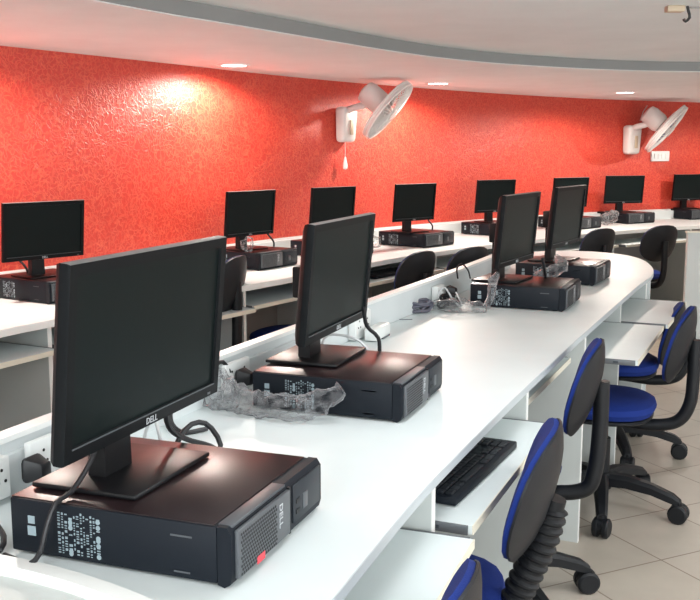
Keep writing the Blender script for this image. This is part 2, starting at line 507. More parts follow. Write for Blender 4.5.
# keyboard
def keyboard(label, loc, rot, group=None):
    t = thing('keyboard', label, 'keyboard', loc, rot, group)
    bm = NB(); box(bm, (0, 0, .011), (.50, .165, .02), bev=.004); obj('keyboard_base', bm, 'case', t)
    bm = NB()
    for r in range(6):
        y = .062 - r * .023 - (.006 if r > 0 else 0)
        xs = []
        if r < 5:
            xs = [(-.225 + k * .0225, .019) for k in range(14)]
        else:
            xs = [(-.222, .026), (-.192, .026), (-.162, .026), (-.07, .14), (.028, .026), (.058, .026), (.078, .02)]
        xs += [(.105 + k * .021, .018) for k in range(3) if r not in (3,)]
        if r > 0: xs += [(.178 + k * .0205, .018) for k in range(3)]
        for x, w in xs: box(bm, (x, y, .0235), (w, .018, .006), bev=.002, segs=1)
    obj('keys', bm, 'keys', t)
    return t
pa = frame_at_y(F1, ys[1])[0]; pb = frame_at_y(F1, ys[2])[0]; tn = (pb - pa).normalized(); nm = Vector((-tn.y, tn.x))
kc = (pa + pb) / 2 + nm * .06 + tn * -.09
KB = keyboard('black keyboard on the pulled out tray under the foreground worktop', (kc.x, kc.y, .7755), math.atan2(tn.y, tn.x) + rad(-3))

# back row desk, one continuous top along the red wall
A = sub_y(F2, 2.6, 9.95); B = [p for p in offs(A, WD - .02)]
t = thing('curved_worktop', 'long white curved worktop along the red wall carrying the far computers', 'desk', (.9, 7.2, 0))
O = Vector((.9, 7.2)); A0 = [p - O for p in A]; B0 = [p - O for p in B]
bm = NB(); strip(bm, A0, B0, DZ - .03, DZ); obj('top_board', bm, 'laminate', t)
bm = NB(); strip(bm, A0, offs(A0, -.003), DZ - .031, DZ - .001); obj('edge_band', bm, 'edge_white', t)
bm = NB(); bk = offs(A0, .62); strip(bm, bk, offs(bk, .018), .12, DZ - .03); obj('modesty_panel', bm, 'modesty', t)

gy = [2.75, 4.02, 5.10, 5.98, 6.84, 7.72, 8.62, 9.25]
gw = ['hidden at the far left', 'left of the nearest monitor', 'left of the second large monitor', 'behind the second large monitor',
      'seen just over the foreground partition', 'hidden behind two angled monitors', 'beside the round chair back', 'behind the white screen']
for i, y in enumerate(gy):
    p, tn, nm = frame_at_y(F2, y)
    side_panel(p, tn, nm, .56, DZ - .031, .04, 'upright panel under the red-wall worktop, ' + gw[i], 'side panels under the red-wall worktop')
tw = ['at the left edge of the photo', 'left of the second large monitor, under a chair back', 'hidden by the second large monitor', 'right of the second large monitor',
      'behind the third large monitor', 'behind the fourth large monitor', 'between two chair backs', ]
T2 = []
for i in range(7):
    pa = frame_at_y(F2, gy[i])[0]; pb = frame_at_y(F2, gy[i + 1])[0]
    mid = (pa + pb) / 2; tn = (pb - pa).normalized(); nm = Vector((-tn.y, tn.x))
    w = (pb - pa).length - .06
    off2 = [.04, .06, .0, .05, .02, .03, .08][i]
    T2.append((keyboard_tray(mid, tn, nm, w, .42, off2, .77, 'cream-edged tray under the red-wall worktop, ' + tw[i], 'keyboard trays under the red-wall worktop'), mid, tn, nm, off2))
index_kids()
for i, s in ((0, 'at the left edge of the photo'), (3, 'right of the second large monitor')):
    _, mid, tn, nm, of = T2[i]
    c = mid + nm * (.16 - of)
    if i == 0: c = c + tn * .15
    k = dup(KB, (c.x, c.y, .7705), math.atan2(tn.y, tn.x), 'black keyboard on a tray under the red-wall worktop, ' + s)

# low white screen at the right
t = thing('screen_panel', 'low white divider panel at the right edge, behind the blue chairs', 'partition', (3.3, 7.35, 0), 0)
bm = NB(); box(bm, (0, 0, .49), (1.46, .04, .98)); obj('panel_board', bm, 'board', t)
bm = NB(); box(bm, (0, 0, .986), (1.48, .05, .012)); obj('cap_strip', bm, 'cream_edge', t)

# ------------------------------------------------------------------ desktop computers
CL, CW, CH = .4316, .384, .1026
def make_case(label, loc, rot, group):
    """local x: rear to front, y: from the side we see to the far side"""
    t = thing('desktop_computer', label, 'computer', loc, rot, group)
    bm = NB(); box(bm, ((CL - .027) / 2, CW / 2, CH / 2 + .002), (CL - .027, CW, CH - .006), bev=.003)
    obj('case_body', bm, 'case', t)
    bm = NB(); box(bm, ((CL - .032) / 2 + .0, CW / 2, CH - .0005), (CL - .034, CW - .008, .003), bev=.001)
    obj('lid', bm, 'case_top', t)
    # moulded front: profile extruded across the width (chamfered foot)
    fx = CL - .026
    bm = NB()
    prof = [(fx, .004), (fx + .012, 0), (CL - .004, .006), (CL, .02), (CL, CH - .012), (CL - .008, CH), (fx, CH)]
    V0 = [bm.verts.new((x, 0, z)) for x, z in prof]; V1 = [bm.verts.new((x, CW, z)) for x, z in prof]
    n = len(prof); bm.faces.new(V0[::-1]); bm.faces.new(V1)
    for k in range(n): bm.faces.new((V0[k], V0[(k + 1) % n], V1[(k + 1) % n], V1[k]))
    bz = obj('front_bezel', bm, 'case', t)
    # raised ventilation half
    bm = NB(); box(bm, (CL + .003, CW * .30, CH * .53), (.008, CW * .54, CH * .80), bev=.002)
    obj('vent_panel', bm, 'bezel_edge', bz)
    bm = NB()
    for r in range(11):
        for c in range(20):
            y = .022 + c * .0078 + (.0039 if r % 2 else 0); z = .018 + r * .0068
            if y < CW * .42: lathe(bm, [(.0026, 0), (.0026, .001)], 6, Matrix.Translation((CL + .0066, y, z)) @ Matrix.Rotation(PI / 2, 4, 'Y'))
    obj('vent_holes', bm, 'port', bz)
    bm = NB(); box(bm, (CL - .016, CW * .30, CH - .001), (.026, CW * .54, .005), bev=.001); obj('latch_strip', bm, 'bezel_edge', bz)
    bm = NB(); box(bm, (CL + .001, CW * .585, CH * .52), (.006, .006, CH * .86)); obj('drive_slot', bm, 'port', bz)
    bm = NB(); box(bm, (CL + .001, CW * .80, CH * .56), (.004, CW * .34, CH * .7), bev=.0015); obj('drive_cover', bm, 'bezel', bz)
    for z in (.040, .060):
        bm = NB(); box(bm, (CL + .0035, CW * .68, z), (.002, .016, .008)); obj('usb_port', bm, 'port', bz)
    bm = NB(); box(bm, (CL + .0035, CW * .77, .05), (.002, .022, .03), bev=.0008); obj('power_button', bm, 'bezel_edge', bz)
    bm = text_mesh('DELL', .020, .0004)
    # letters read upwards along the front
    R = Matrix(((0, 0, 1, CL + .0075), (0, 1, 0, CW * .50), (-1, 0, 0, CH * .64), (0, 0, 0, 1)))
    R = Matrix(((0, 0, 1, CL + .0076), (0, 1, 0, CW * .46), (-1, 0, 0, CH * .60), (0, 0, 0, 1)))
    rot90 = Matrix.Rotation(0, 4, 'Z')
    move(bm, R @ rot90); obj('maker_logo', bm, 'logo', bz)
    # printed panel of tiny certification marks on the side
    bm = NB(); rr = random.Random(7)
    x = .098
    while x < .185:
        w = rr.choice([.003, .004, .006, .008]); z = .014
        while z < .086:
            h = rr.choice([.002, .003, .003, .006])
            if rr.random() < .78:
                if w > .007 and rr.random() < .35:
                    lathe(bm, [(w * .55, 0), (w * .55, .0006)], 12, Matrix.Translation((x + w / 2, -.0002, z + h / 2)) @ Matrix.Rotation(PI / 2, 4, 'X'))
                else: box(bm, (x + w / 2, -.0003, z + h / 2), (w * .8, .0008, h * .7))
            z += h + .0018
        x += w + .0022
    obj('certification_marks', bm, 'mark', t)
    bm = NB(); box(bm, (.044, -.0004, .046), (.017, .0008, .017)); box(bm, (.044, -.0004, .066), (.014, .0006, .014)); obj('licence_sticker', bm, 'mark', t)
    bm = NB()
    for x in (.34, .34):
        box(bm, (x, -.0003, .078), (.04, .001, .003)); box(bm, (x, -.0003, .016), (.03, .001, .003))
    obj('side_slots', bm, 'bezel_edge', t)
    for x in (.03, CL - .05):
        for y in (.03, CW - .03):
            bm = NB(); lathe(bm, [(.012, 0), (.013, .006)], 12, Matrix.Translation((x, y, 0))); obj('rubber_foot', bm, 'port', t)
    return t
cg = 'desktop computers lying on the foreground worktop'
case1 = make_case('black desktop computer lying flat, nearest in the photo, white print on its side', (-.595, 1.617, DZ + .0005), rad(-20.1), cg)

# ------------------------------------------------------------------ monitors
MW, MH = .518, .324
def make_monitor(label, loc, rot, group, zc, tilt=rad(-5.2)):
    """local -y faces the viewer; origin at the foot of the stand"""
    t = thing('computer_monitor', label, 'monitor', loc, rot, group)
    cy, cz = -.085, zc
    T = Matrix.Translation((0, cy, cz)) @ Matrix.Rotation(-tilt, 4, 'X')
    b = .021
    # frame: outer border around the screen, as four mitred bars with depth
    bm = NB()
    o_ = [(-MW / 2, -MH / 2), (MW / 2, -MH / 2), (MW / 2, MH / 2), (-MW / 2, MH / 2)]
    i_ = [(-MW / 2 + b, -MH / 2 + b * 1.15), (MW / 2 - b, -MH / 2 + b * 1.15), (MW / 2 - b, MH / 2 - b), (-MW / 2 + b, MH / 2 - b)]
    def ring(pts, y): return [bm.verts.new((x, y, z)) for x, z in pts]
    of = ring([(x * .994, z * .99) for x, z in o_], -.003); om = ring(o_, .003); ob = ring(o_, .016); inf = ring(i_, -.003); inb = ring([(x * .995, z * .99) for x, z in i_], .005)
    for k in range(4):
        j = (k + 1) % 4
        bm.faces.new((of[k], of[j], inf[j], inf[k])); bm.faces.new((om[k], om[j], of[j], of[k])); bm.faces.new((ob[k], ob[j], om[j], om[k])); bm.faces.new((inf[k], inf[j], inb[j], inb[k]))
    bm.faces.new(inb)
    bm.faces.new(ob)
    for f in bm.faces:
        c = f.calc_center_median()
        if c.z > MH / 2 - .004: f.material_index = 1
    move(bm, T); fr = obj('frame', bm, ['frame', 'frame_top'], t)
    bm = NB(); box(bm, (0, .0035, .002), (MW - 2 * b, .002, MH - 2.1 * b)); move(bm, T); obj('screen', bm, 'screen', t)
    # back shell
    bm = NB()
    rings = []
    for s, y in ((1.0, .016), (.975, .026), (.88, .040), (.62, .060), (.58, .063)):
        rings.append([bm.verts.new((x * s, y, z * (s if s > .9 else s * .98))) for x, z in [(-MW / 2, -MH / 2), (0, -MH / 2), (MW / 2, -MH / 2), (MW / 2, 0), (MW / 2, MH / 2), (0, MH / 2), (-MW / 2, MH / 2), (-MW / 2, 0)]])
    for A, B in zip(rings, rings[1:]):
        for k in range(8): bm.faces.new((A[k], A[(k + 1) % 8], B[(k + 1) % 8], B[k]))
    bm.faces.new(rings[0]); bm.faces.new(rings[-1])
    move(bm, T); obj('back_shell', bm, 'frame', t)
    # silver trim line along the lower frame, and the maker's name
    bm = NB(); box(bm, (0, -.0035, -MH / 2 + b * 1.13), (MW - 2 * b, .002, .002)); move(bm, T); obj('trim_line', bm, 'bezel_edge', fr)
    bm = text_mesh('DELL', .017, .0004); move(bm, T @ Matrix.Translation((0, -.0042, -MH / 2 + .0115)) @ Matrix.Rotation(PI / 2, 4, 'X')); obj('maker_logo', bm, 'logo', fr)
    bm = NB(); box(bm, (MW / 2 - .04, -.003, -MH / 2 + .008), (.012, .002, .005), bev=.0008); move(bm, T); obj('power_button', bm, 'bezel_edge', fr)
    # hinge block, neck, base
    bm = NB(); box(bm, (0, .012, zc - .02), (.11, .07, .09), bev=.006); obj('hinge', bm, 'stand', t)
    bm = NB()
    prof = [(.044, .008), (.042, .05), (.040, zc * .5), (.040, zc + .01)]
    L = [[bm.verts.new((sx * w, y, z)) for sx, y in ((-1, -.002), (1, -.002), (1, .034), (-1, .034))] for w, z in prof]
    for A, B in zip(L, L[1:]):
        for k in range(4): bm.faces.new((A[k], A[(k + 1) % 4], B[(k + 1) % 4], B[k]))
    bm.faces.new(L[0][::-1]); bm.faces.new(L[-1])
    obj('neck', bm, 'stand', t)
    bm = NB(); box(bm, (.026, .002, .007), (.27, .215, .010), bev=.004)
    for v in bm.verts:
        v.co.z -= max(0, abs(v.co.x) - .06) * .02
    obj('base', bm, 'stand', t)
    return t
CT = DZ + CH + .002
mg = 'monitors on the foreground worktop'
cam = Vector((0, 0, 1.588))
def place_panel(c, f):
    return cam + (Vector(c) - cam) * f
mons1 = [((-.343, 1.635, 1.277), 70.2), ((-.025, 2.638, 1.260), 70.8), ((.753, 4.292, 1.258), 62.2), ((1.139, 5.037, 1.266), 60.2)]
case_spec = [(-.595, 1.617, -20.1), (-.268, 2.589, -21.0), (.549, 4.367, -23.1), (.900, 5.221, -26.6)]
mlab = ['large black monitor, nearest in the photo at the left', 'black monitor on the second computer, centre of the photo', 'black monitor on the third computer, clear bag strip at its stand', 'black monitor on the last computer before the rounded worktop end']
clab = [None, 'black desktop computer with a crumpled clear bag in front, second from the camera', 'black desktop computer with a coiled grey cable beside it', 'black desktop computer nearest the rounded end of the worktop']
index_kids()
MON = []
for i, ((c, q), (x, y, a)) in enumerate(zip(mons1, case_spec)):
    if i: dup(case1, (x, y, DZ + .0005), rad(a), clab[i])
    P = place_panel(c, [1.03, 1.03, 1.035, 1.045][i]); Q = rad(q)
    # foot sits behind the panel along its facing direction
    n = Vector((math.sin(Q), -math.cos(Q)))
    ft = Vector((P.x, P.y)) - n * .085 + Vector((math.cos(Q), math.sin(Q))) * .010
    zc = P.z - CT - .008
    MON.append(make_monitor(mlab[i], (ft.x, ft.y, CT), Q, mg, zc))
M0 = MON[0]; index_kids()

# far row: (foot px position in plan, facing angle, case angle)
s2 = .85
far = [(-1.505, 4.63, 51, 'at the left edge of the photo'), (-.658, 5.916, 55, 'between the two largest monitors'),
       (-.165, 6.55, 50, 'partly hidden behind the second large monitor'), (.434, 7.222, 44, 'right of the second large monitor'),
       (1.19, 8.25, 36, 'just left of the third large monitor'), (1.99, 8.98, 33, 'partly hidden behind the fourth large monitor'),
       (2.70, 9.70, 18, 'second from the right edge of the photo'), (3.55, 10.30, 24, 'cut by the right edge of the photo')]
for i, (x, y, q, w) in enumerate(far):
    p, tn, nm = min(((F2[k], (F2[k + 1] - F2[k - 1]).normalized(), None) for k in range(1, len(F2) - 1)), key=lambda z: (z[0] - Vector((x, y))).length)
    nm = Vector((-tn.y, tn.x)); ca = math.atan2(-nm.y, -nm.x)
    e = Vector((math.cos(ca), math.sin(ca))); n2 = Vector((-e.y, e.x))
    # the case lies so that the monitor foot stands over its middle
    o0 = Vector((x, y)) - e * (.21 if i != 3 else .24) - n2 * (.12 if i != 3 else .05)
    dup(case1, (o0.x, o0.y, DZ + .0005), ca, 'black desktop computer under the red-wall monitor ' + w, 'desktop computers on the red-wall worktop')
    m = dup(M0, (x, y, CT), rad(q), 'black monitor against the red wall, ' + w, 'monitors against the red wall')
    m.scale = (s2, s2, s2)

bz = [c for c in kids[case1.name] if c.name.startswith('front_bezel')][0]
bm = NB(); box(bm, (CL + .0072, CW * .245, CH * .17), (.001, .030, .014), bev=.0003, segs=1); o = obj('warranty_sticker', bm, 'red_tag', bz); o['label'] = 'small red sticker'
# ------------------------------------------------------------------ office chairs
def make_chair(label, loc, rot, group, bellows, back_mat='blue', bz=0, br=0, base=20):
    """local +y points to the back of the chair; origin on the floor under the column"""
    t = thing('office_chair', label, 'chair', loc, rot, group)
    # seat pad: rounded, swelling
    def pad(bm, rx, ry, h, z, n=28):
        prof = [(.0, .0), (.80, .0), (.95, .15), (1.0, .45), (.97, .75), (.85, .95), (.55, 1.0), (0, 1.0)]
        rings = []
        for r, zz in prof:
            if r == 0: rings.append([bm.verts.new((0, 0, z + zz * h))]); continue
            R = []
            for k in range(n):
                a = 2 * PI * k / n; ca, sa = math.cos(a), math.sin(a)
                e = 2.6
                q = (abs(ca) ** e + abs(sa) ** e) ** (-1 / e)
                R.append(bm.verts.new((r * rx * ca * q, r * ry * sa * q, z + zz * h)))
            rings.append(R)
        for A, B in zip(rings, rings[1:]):
            for k in range(n):
                a = [A[k], A[(k + 1) % n]] if len(A) > 1 else [A[0]]
                b = [B[(k + 1) % n], B[k]] if len(B) > 1 else [B[0]]
                bm.faces.new(a + b)
    SZt = .455
    bm = NB(); pad(bm, .235, .225, .075, SZt); st = obj('seat', bm, 'blue', t)
    bm = NB(); pad(bm, .225, .215, .028, SZt - .018); obj('seat_shell', bm, 'chair_black', st)
    bm = NB(); box(bm, (0, .0, SZt - .03), (.16, .20, .03), bev=.006); obj('seat_plate', bm, 'chair_black', t)
    # backrest: curved pad and shell
    def back(bm, w, h, th, y0, zc, n=28):
        grids = []
        for s in (0, 1):
            G = []
            for r in (0, .35, .65, .85, .96, 1.0):
                R = []
                for k in range(n):
                    a = 2 * PI * k / n; ca, sa = math.cos(a), math.sin(a); e = 2.5
                    q = (abs(ca) ** e + abs(sa) ** e) ** (-1 / e)
                    x = r * w * ca * q; z = r * h * sa * q
                    bulge = (1 - r ** 3) * th
                    curve = -.9 * x * x * 1.2 - .35 * z * z
                    R.append(Vector((x, y0 + curve + (bulge if s else 0) * (1), zc + z)))
                G.append(R)
            grids.append(G)
        return grids
    def back_pad(bm, w, h, th, y0, zc, sign):
        n = 28; G = back(bm, w, h, th, y0, zc)
        def rings(g, off):
            out = [[bm.verts.new(p + Vector((0, off, 0))) for p in R] for R in g[1:]]
            c = bm.verts.new(g[0][0] + Vector((0, off, 0)))
            for k in range(n): bm.faces.new((c, out[0][k], out[0][(k + 1) % n]))
            for A, B in zip(out, out[1:]):
                for k in range(n): bm.faces.new((A[k], A[(k + 1) % n], B[(k + 1) % n], B[k]))
            return out[-1]
        if sign > 0: a = rings(G[1], .006); b = rings(G[0], 0)
        else:
            for R in G[1]:
                for i_, p in enumerate(R): p.y = 2 * G[0][G[1].index(R)][i_].y - p.y
            a = rings(G[1], -.012); b = rings(G[0], 0)
        for k in range(n): bm.faces.new((a[k], b[k], b[(k + 1) % n], a[(k + 1) % n]))
    zc = .80 + bz; yb = .285 + br
    TB = Matrix.Translation((0, yb, .62)) @ Matrix.Rotation(-rad(15), 4, 'X') @ Matrix.Translation((0, -yb, -.62))
    bm = NB(); back_pad(bm, .20, .165, .04, yb, zc, -1); move(bm, TB); bk = obj('backrest', bm, back_mat, t)
    bm = NB(); back_pad(bm, .203, .168, .022, yb + .001, zc, 1); move(bm, TB); obj('backrest_shell', bm, 'shell', bk)
    # bent support from under the seat up to the shell
    pth = cr([(0, .05, SZt - .035), (0, .20, SZt - .045), (0, .31, SZt - .02), (0, yb + .075, SZt + .06), (0, yb + .085, .66 + bz), (0, yb + .085, .82 + bz)], .012)
    if bellows:
        pth = cr([(0, .05, SZt - .035), (0, .17, SZt - .045), (0, .235, SZt - .01), (0, yb + .0, SZt + .08), (0, yb + .045, .66 + bz), (0, yb + .075, .78 + bz)], .006)
        rr = []; 
        for i, p in enumerate(pth): rr.append((.040 if i % 4 > 1 else .034) if (p.z > SZt + .0 and p.z < .74) else .028)
    else: rr = [.027] * len(pth)
    bm = NB(); tube(bm, pth, rr, 14); obj('back_support', bm, 'chair_black', t)
    bm = NB(); lathe(bm, [(.038, .12), (.038, .33), (.026, .33), (.026, SZt - .03)], 18); obj('gas_column', bm, 'chair_black', t)
    bm = NB(); lathe(bm, [(.0, .10), (.05, .10), (.058, .13), (.05, .175), (.0, .18)], 18); obj('base_hub', bm, 'chair_black', t)
    bm = NB(); tube(bm, [(.06, 0, SZt - .03), (.16, 0, SZt - .035), (.22, 0, SZt - .045)], .008, 8); obj('height_lever', bm, 'chair_black', t)
    for k in range(5):
        a = rad(72 * k) + base; d = Vector((math.cos(a), math.sin(a), 0)); s = Vector((-d.y, d.x, 0))
        bm = NB(); prof = [(.02, .145, .036, .028), (.12, .148, .032, .026), (.23, .132, .028, .022), (.32, .105, .024, .020), (.352, .088, .020, .014)]
        L = []
        for r, z, w, h in prof:
            L.append([bm.verts.new(d * r + s * (w * cx) + Vector((0, 0, z + h * cz))) for cx, cz in ((-1, -1), (1, -1), (1, .4), (.55, 1), (-.55, 1), (-1, .4))])
        for A_, B_ in zip(L, L[1:]):
            for j in range(6): bm.faces.new((A_[j], A_[(j + 1) % 6], B_[(j + 1) % 6], B_[j]))
        bm.faces.new(L[0][::-1]); bm.faces.new(L[-1])
        leg = obj('base_leg', bm, 'chair_black', t)
        bm = NB(); c = d * .345
        sw = rad(40 * k); wd = Matrix.Rotation(sw, 4, 'Z') @ s
        for sg in (-1, 1):
            mt = Matrix.Translation(c + wd * (.020 * sg) + Vector((0, 0, .042))) @ wd.to_track_quat('Z', 'Y').to_matrix().to_4x4()
            lathe(bm, [(0, -.014), (.034, -.014), (.042, -.008), (.042, .008), (.034, .014), (0, .014)], 18, mt)
        tube(bm, [c + Vector((0, 0, .04)), c + Vector((0, 0, .095))], .012, 10)
        # hood over the wheels
        mt = Matrix.Translation(c + Vector((0, 0, .048))) @ wd.to_track_quat('Z', 'Y').to_matrix().to_4x4()
        lathe(bm, [(0, -.012), (.036, -.012), (.036, .012), (0, .012)], 14, mt)
        obj('caster', bm, 'chair_black', leg)
    return t
def face(seat, back):
    """rotation that turns local +y from seat to back"""
    return math.atan2(back[1] - seat[1], back[0] - seat[0]) - PI / 2
fg = 'blue office chairs along the foreground worktop'
# (hub, backrest point)
ch = [((-.15, 1.54), (.145, 1.43), 'blue office chair cut by the bottom edge, only the backrest top showing'),
      ((.165, 2.31), (.455, 2.225), 'blue office chair with ribbed black back support, nearest full backrest'),
      ((.52, 3.30), (.778, 3.22), 'blue office chair in front of the tall white side panel, smooth bent support'),
      ((1.125, 4.17), (1.40, 4.055), 'blue office chair whose five-legged base shows fully, below the far-out tray'),
      ((1.40, 5.0), (1.67, 4.90), 'farthest blue office chair, mostly hidden behind another backrest')]
specs = [(False, -.03, 0, None), (True, -.01, -.02, 20), (False, 0, -.02, 5), (False, -.02, .0, -31), (False, -.14, 0, -20)]
for (hub, bk_, lab), (bel, bz_, br_, wa) in zip(ch, specs):
    rz = face(hub, bk_)
    make_chair(lab, (*hub, 0), rz, fg, bel, 'blue', bz_, br_, rad(wa if wa is not None else 0) - rz)
bg = 'dark office chairs along the red-wall worktop'
farch = [((-.95, 5.10), (-.66, 5.02), 'dark office chair seen from behind, right of the nearest monitor', .10),
         ((-.36, 5.72), (-.08, 5.55), 'dark office chair with a blue seat, hidden behind the second large monitor', 0),
         ((.20, 6.42), (.44, 6.22), 'dark chair back peeping over the partition, beside the second large monitor', 0),
         ((.60, 6.74), (.82, 6.50), 'dark office chair back over the partition, left of the third large monitor', 0),
         ((1.92, 8.36), (2.10, 8.10), 'dark round office chair back behind the rounded worktop end', 0),
         ((2.58, 8.72), (2.72, 8.44), 'dark office chair at the right, its bent back support showing', 0)]
chairN = make_chair(farch[0][2], (*farch[0][0], 0), face(farch[0][0], farch[0][1]), bg, False, 'navy', .10, 0, rad(20))
chairM = make_chair(farch[1][2], (*farch[1][0], 0), face(farch[1][0], farch[1][1]), bg, False, 'navy', 0, 0, rad(20))
index_kids()
for a, b, l, z in farch[2:]: dup(chairM, (*a, 0), face(a, b), l)

# ------------------------------------------------------------------ wall fans
def make_fan(label, loc, rot, axis, head, s=1.0, blade='fan_white', grp=None):
    """local: +y out of the wall, x to the right, origin at bracket centre"""
    t = thing('wall_fan', label, 'fan', loc, rot, grp); t.scale = (s, s, s)
    bm = NB(); box(bm, (0, .055, 0), (.17, .10, .26), bev=.03, segs=3)
    for v in bm.verts:
        if v.co.z < 0: v.co.x *= 1 + v.co.z * .9; v.co.y = .005 + (v.co.y - .005) * (1 + v.co.z * 1.2)
    br = obj('bracket', bm, 'fan_white', t)
    bm = NB(); box(bm, (.0, .107, -.02), (.035, .008, .11), bev=.003); o = obj('speed_switch', bm, 'beige', br)
    ax = Vector(axis).normalized(); hd = Vector(head)
    bm = NB(); tube(bm, cr([(0, .06, .10), (.03, .13, .115), tuple(hd * .6 + Vector((.02, .06, .03))), tuple(hd - ax * .02)], .02), .026, 12); obj('neck_arm', bm, 'fan_white', t)
    R = ax.to_track_quat('Z', 'Y').to_matrix().to_4x4(); T = Matrix.Translation(hd) @ R
    bm = NB(); lathe(bm, [(0, -.10), (.05, -.10), (.078, -.085), (.088, -.04), (.088, .05), (.075, .08), (0, .08)], 28, T); obj('motor_housing', bm, 'fan_white', t)
    cz = .135; RR = .245
    def grille(zs, name):
        bm = NB()
        tube(bm, [T @ Vector((RR * math.cos(a), RR * math.sin(a), cz + zs * .016)) for a in [2 * PI * k / 48 for k in range(48)]], .009, 8, closed=True)
        for q in (.35, .7):
            tube(bm, [T @ Vector((RR * q * math.cos(a), RR * q * math.sin(a), cz + zs * (.016 + .03 * (1 - q ** 3)))) for a in [2 * PI * k / 36 for k in range(36)]], .0025, 5, closed=True)
        for k in range(44):
            a = 2 * PI * k / 44
            tube(bm, [T @ Vector((r * RR * math.cos(a), r * RR * math.sin(a), cz + zs * (.016 + .03 * (1 - r ** 3)))) for r in (.16, .4, .65, .85, 1)], .0034, 4, caps=False)
        lathe(bm, [(0, 0), (.045, 0), (.045, .006), (0, .006)], 20, T @ Matrix.Translation((0, 0, cz + zs * .05)))
        return obj(name, bm, 'fan_white', t)
    grille(-1, 'rear_grille'); grille(1, 'front_grille')
    bm = NB(); lathe(bm, [(RR + .002, cz - .006), (RR + .006, cz - .006), (RR + .006, cz + .006), (RR + .002, cz + .006), (RR + .002, cz - .006)], 48, T, caps=False); obj('rim_band', bm, 'fan_white', t)
    bm = NB(); lathe(bm, [(0, cz - .03), (.032, cz - .03), (.036, cz + .015), (.02, cz + .03), (0, cz + .032)], 20, T); hb = obj('blade_hub', bm, 'fan_white', t)
    for k in range(3):
        bm = NB(); a0 = 2 * PI * k / 3; rows = []
        for r in (.03, .07, .12, .17, .205, .222):
            wd = .35 + .65 * math.sin(min(1, (r / .222)) * 2.4) if r < .222 else .3
            rows.append([T @ Vector((r * math.cos(a0 + u * .62 * wd), r * math.sin(a0 + u * .62 * wd), cz + u * .022)) for u in (-1, -.5, 0, .5, 1)])
        for sgn in (0, 1):
            pass
        V = [[bm.verts.new(p) for p in R_] for R_ in rows]
        W_ = [[bm.verts.new(p + ax * .003) for p in R_] for R_ in rows]
        for A_, B_ in ((V, 0), (W_, 1)):
            for i in range(len(A_) - 1):
                for j in range(4): bm.faces.new((A_[i][j], A_[i][j + 1], A_[i + 1][j + 1], A_[i + 1][j]))
        n_, m_ = len(V), 5
        border = [(i, 0) for i in range(n_)] + [(n_ - 1, j) for j in range(1, m_)] + [(i, m_ - 1) for i in range(n_ - 2, -1, -1)] + [(0, j) for j in range(m_ - 2, 0, -1)]
        for q in range(len(border)):
            a_, b_ = border[q], border[(q + 1) % len(border)]
            bm.faces.new((V[a_[0]][a_[1]], V[b_[0]][b_[1]], W_[b_[0]][b_[1]], W_[a_[0]][a_[1]]))
        obj('blade', bm, blade, hb)
    return t
def wall_at_px(u):
    """wall point, tangent, inward normal along the view azimuth u = x/y"""
    for a, b in zip(WALL, WALL[1:]):
        fa, fb = a.x - u * a.y, b.x - u * b.y
        if fa * fb <= 0:
            p = a.lerp(b, fa / (fa - fb)); t_ = (b - a).normalized(); return p, t_, Vector((t_.y, -t_.x))
p, tn, inn = wall_at_px(-.0095)
r1 = math.atan2(inn.y, inn.x) - PI / 2
def world_dir(v, r): return Matrix.Rotation(-r, 3, 'Z') @ Vector(v)
fan1 = make_fan('white wall fan with pull cord, above the second large monitor', (p.x, p.y, 1.79), r1,
                world_dir((.74, -.20, -.64), r1), world_dir((.245, -.18, .185), r1), 1.0)
index_kids()
bm = NB(); tube(bm, [(.008, .05, -.12), (.008, .05, -.24)], .0022, 6)
o = obj('pull_cord', bm, 'cable_white', fan1)
bm = NB(); lathe(bm, [(0, -.335), (.016, -.325), (.018, -.30), (.006, -.24), (0, -.235)], 12, Matrix.Translation((.008, .05, 0))); obj('cord_weight', bm, 'plastic_white', o)
p, tn, inn = wall_at_px(.2835)
r2 = math.atan2(inn.y, inn.x) - PI / 2
fan2 = make_fan('white wall fan with bluish blades, at the right above a white switch plate', (p.x, p.y, 1.71), r2,
                world_dir((.72, -.28, -.64), r2), world_dir((.18, -.18, .18), r2), 1.12, 'blade')
bm = NB(); tube(bm, [(q.x, q.y, q.z) for q in cr([tuple(world_dir((.10, -.02, .17), r2)), tuple(world_dir((.13, -.0, .25), r2)), tuple(world_dir((.18, .05, .31), r2))], .03)], .004, 6); obj('power_cord', bm, 'cable_white', fan2)

# switch plate by the second fan
p, tn, inn = wall_at_px(.3165)
t = thing('switch_plate', 'small white switch plate on the red wall under the right-hand fan', 'switch', (p.x, p.y, 1.545), math.atan2(inn.y, inn.x) - PI / 2)
bm = NB(); box(bm, (0, .012, 0), (.25, .022, .105), bev=.006); obj('plate', bm, 'plastic_white', t)
for k in range(4):
    bm = NB(); box(bm, (-.075 + k * .05, .026, 0), (.03, .008, .05), bev=.002); obj('rocker', bm, 'lamp_rim', t)

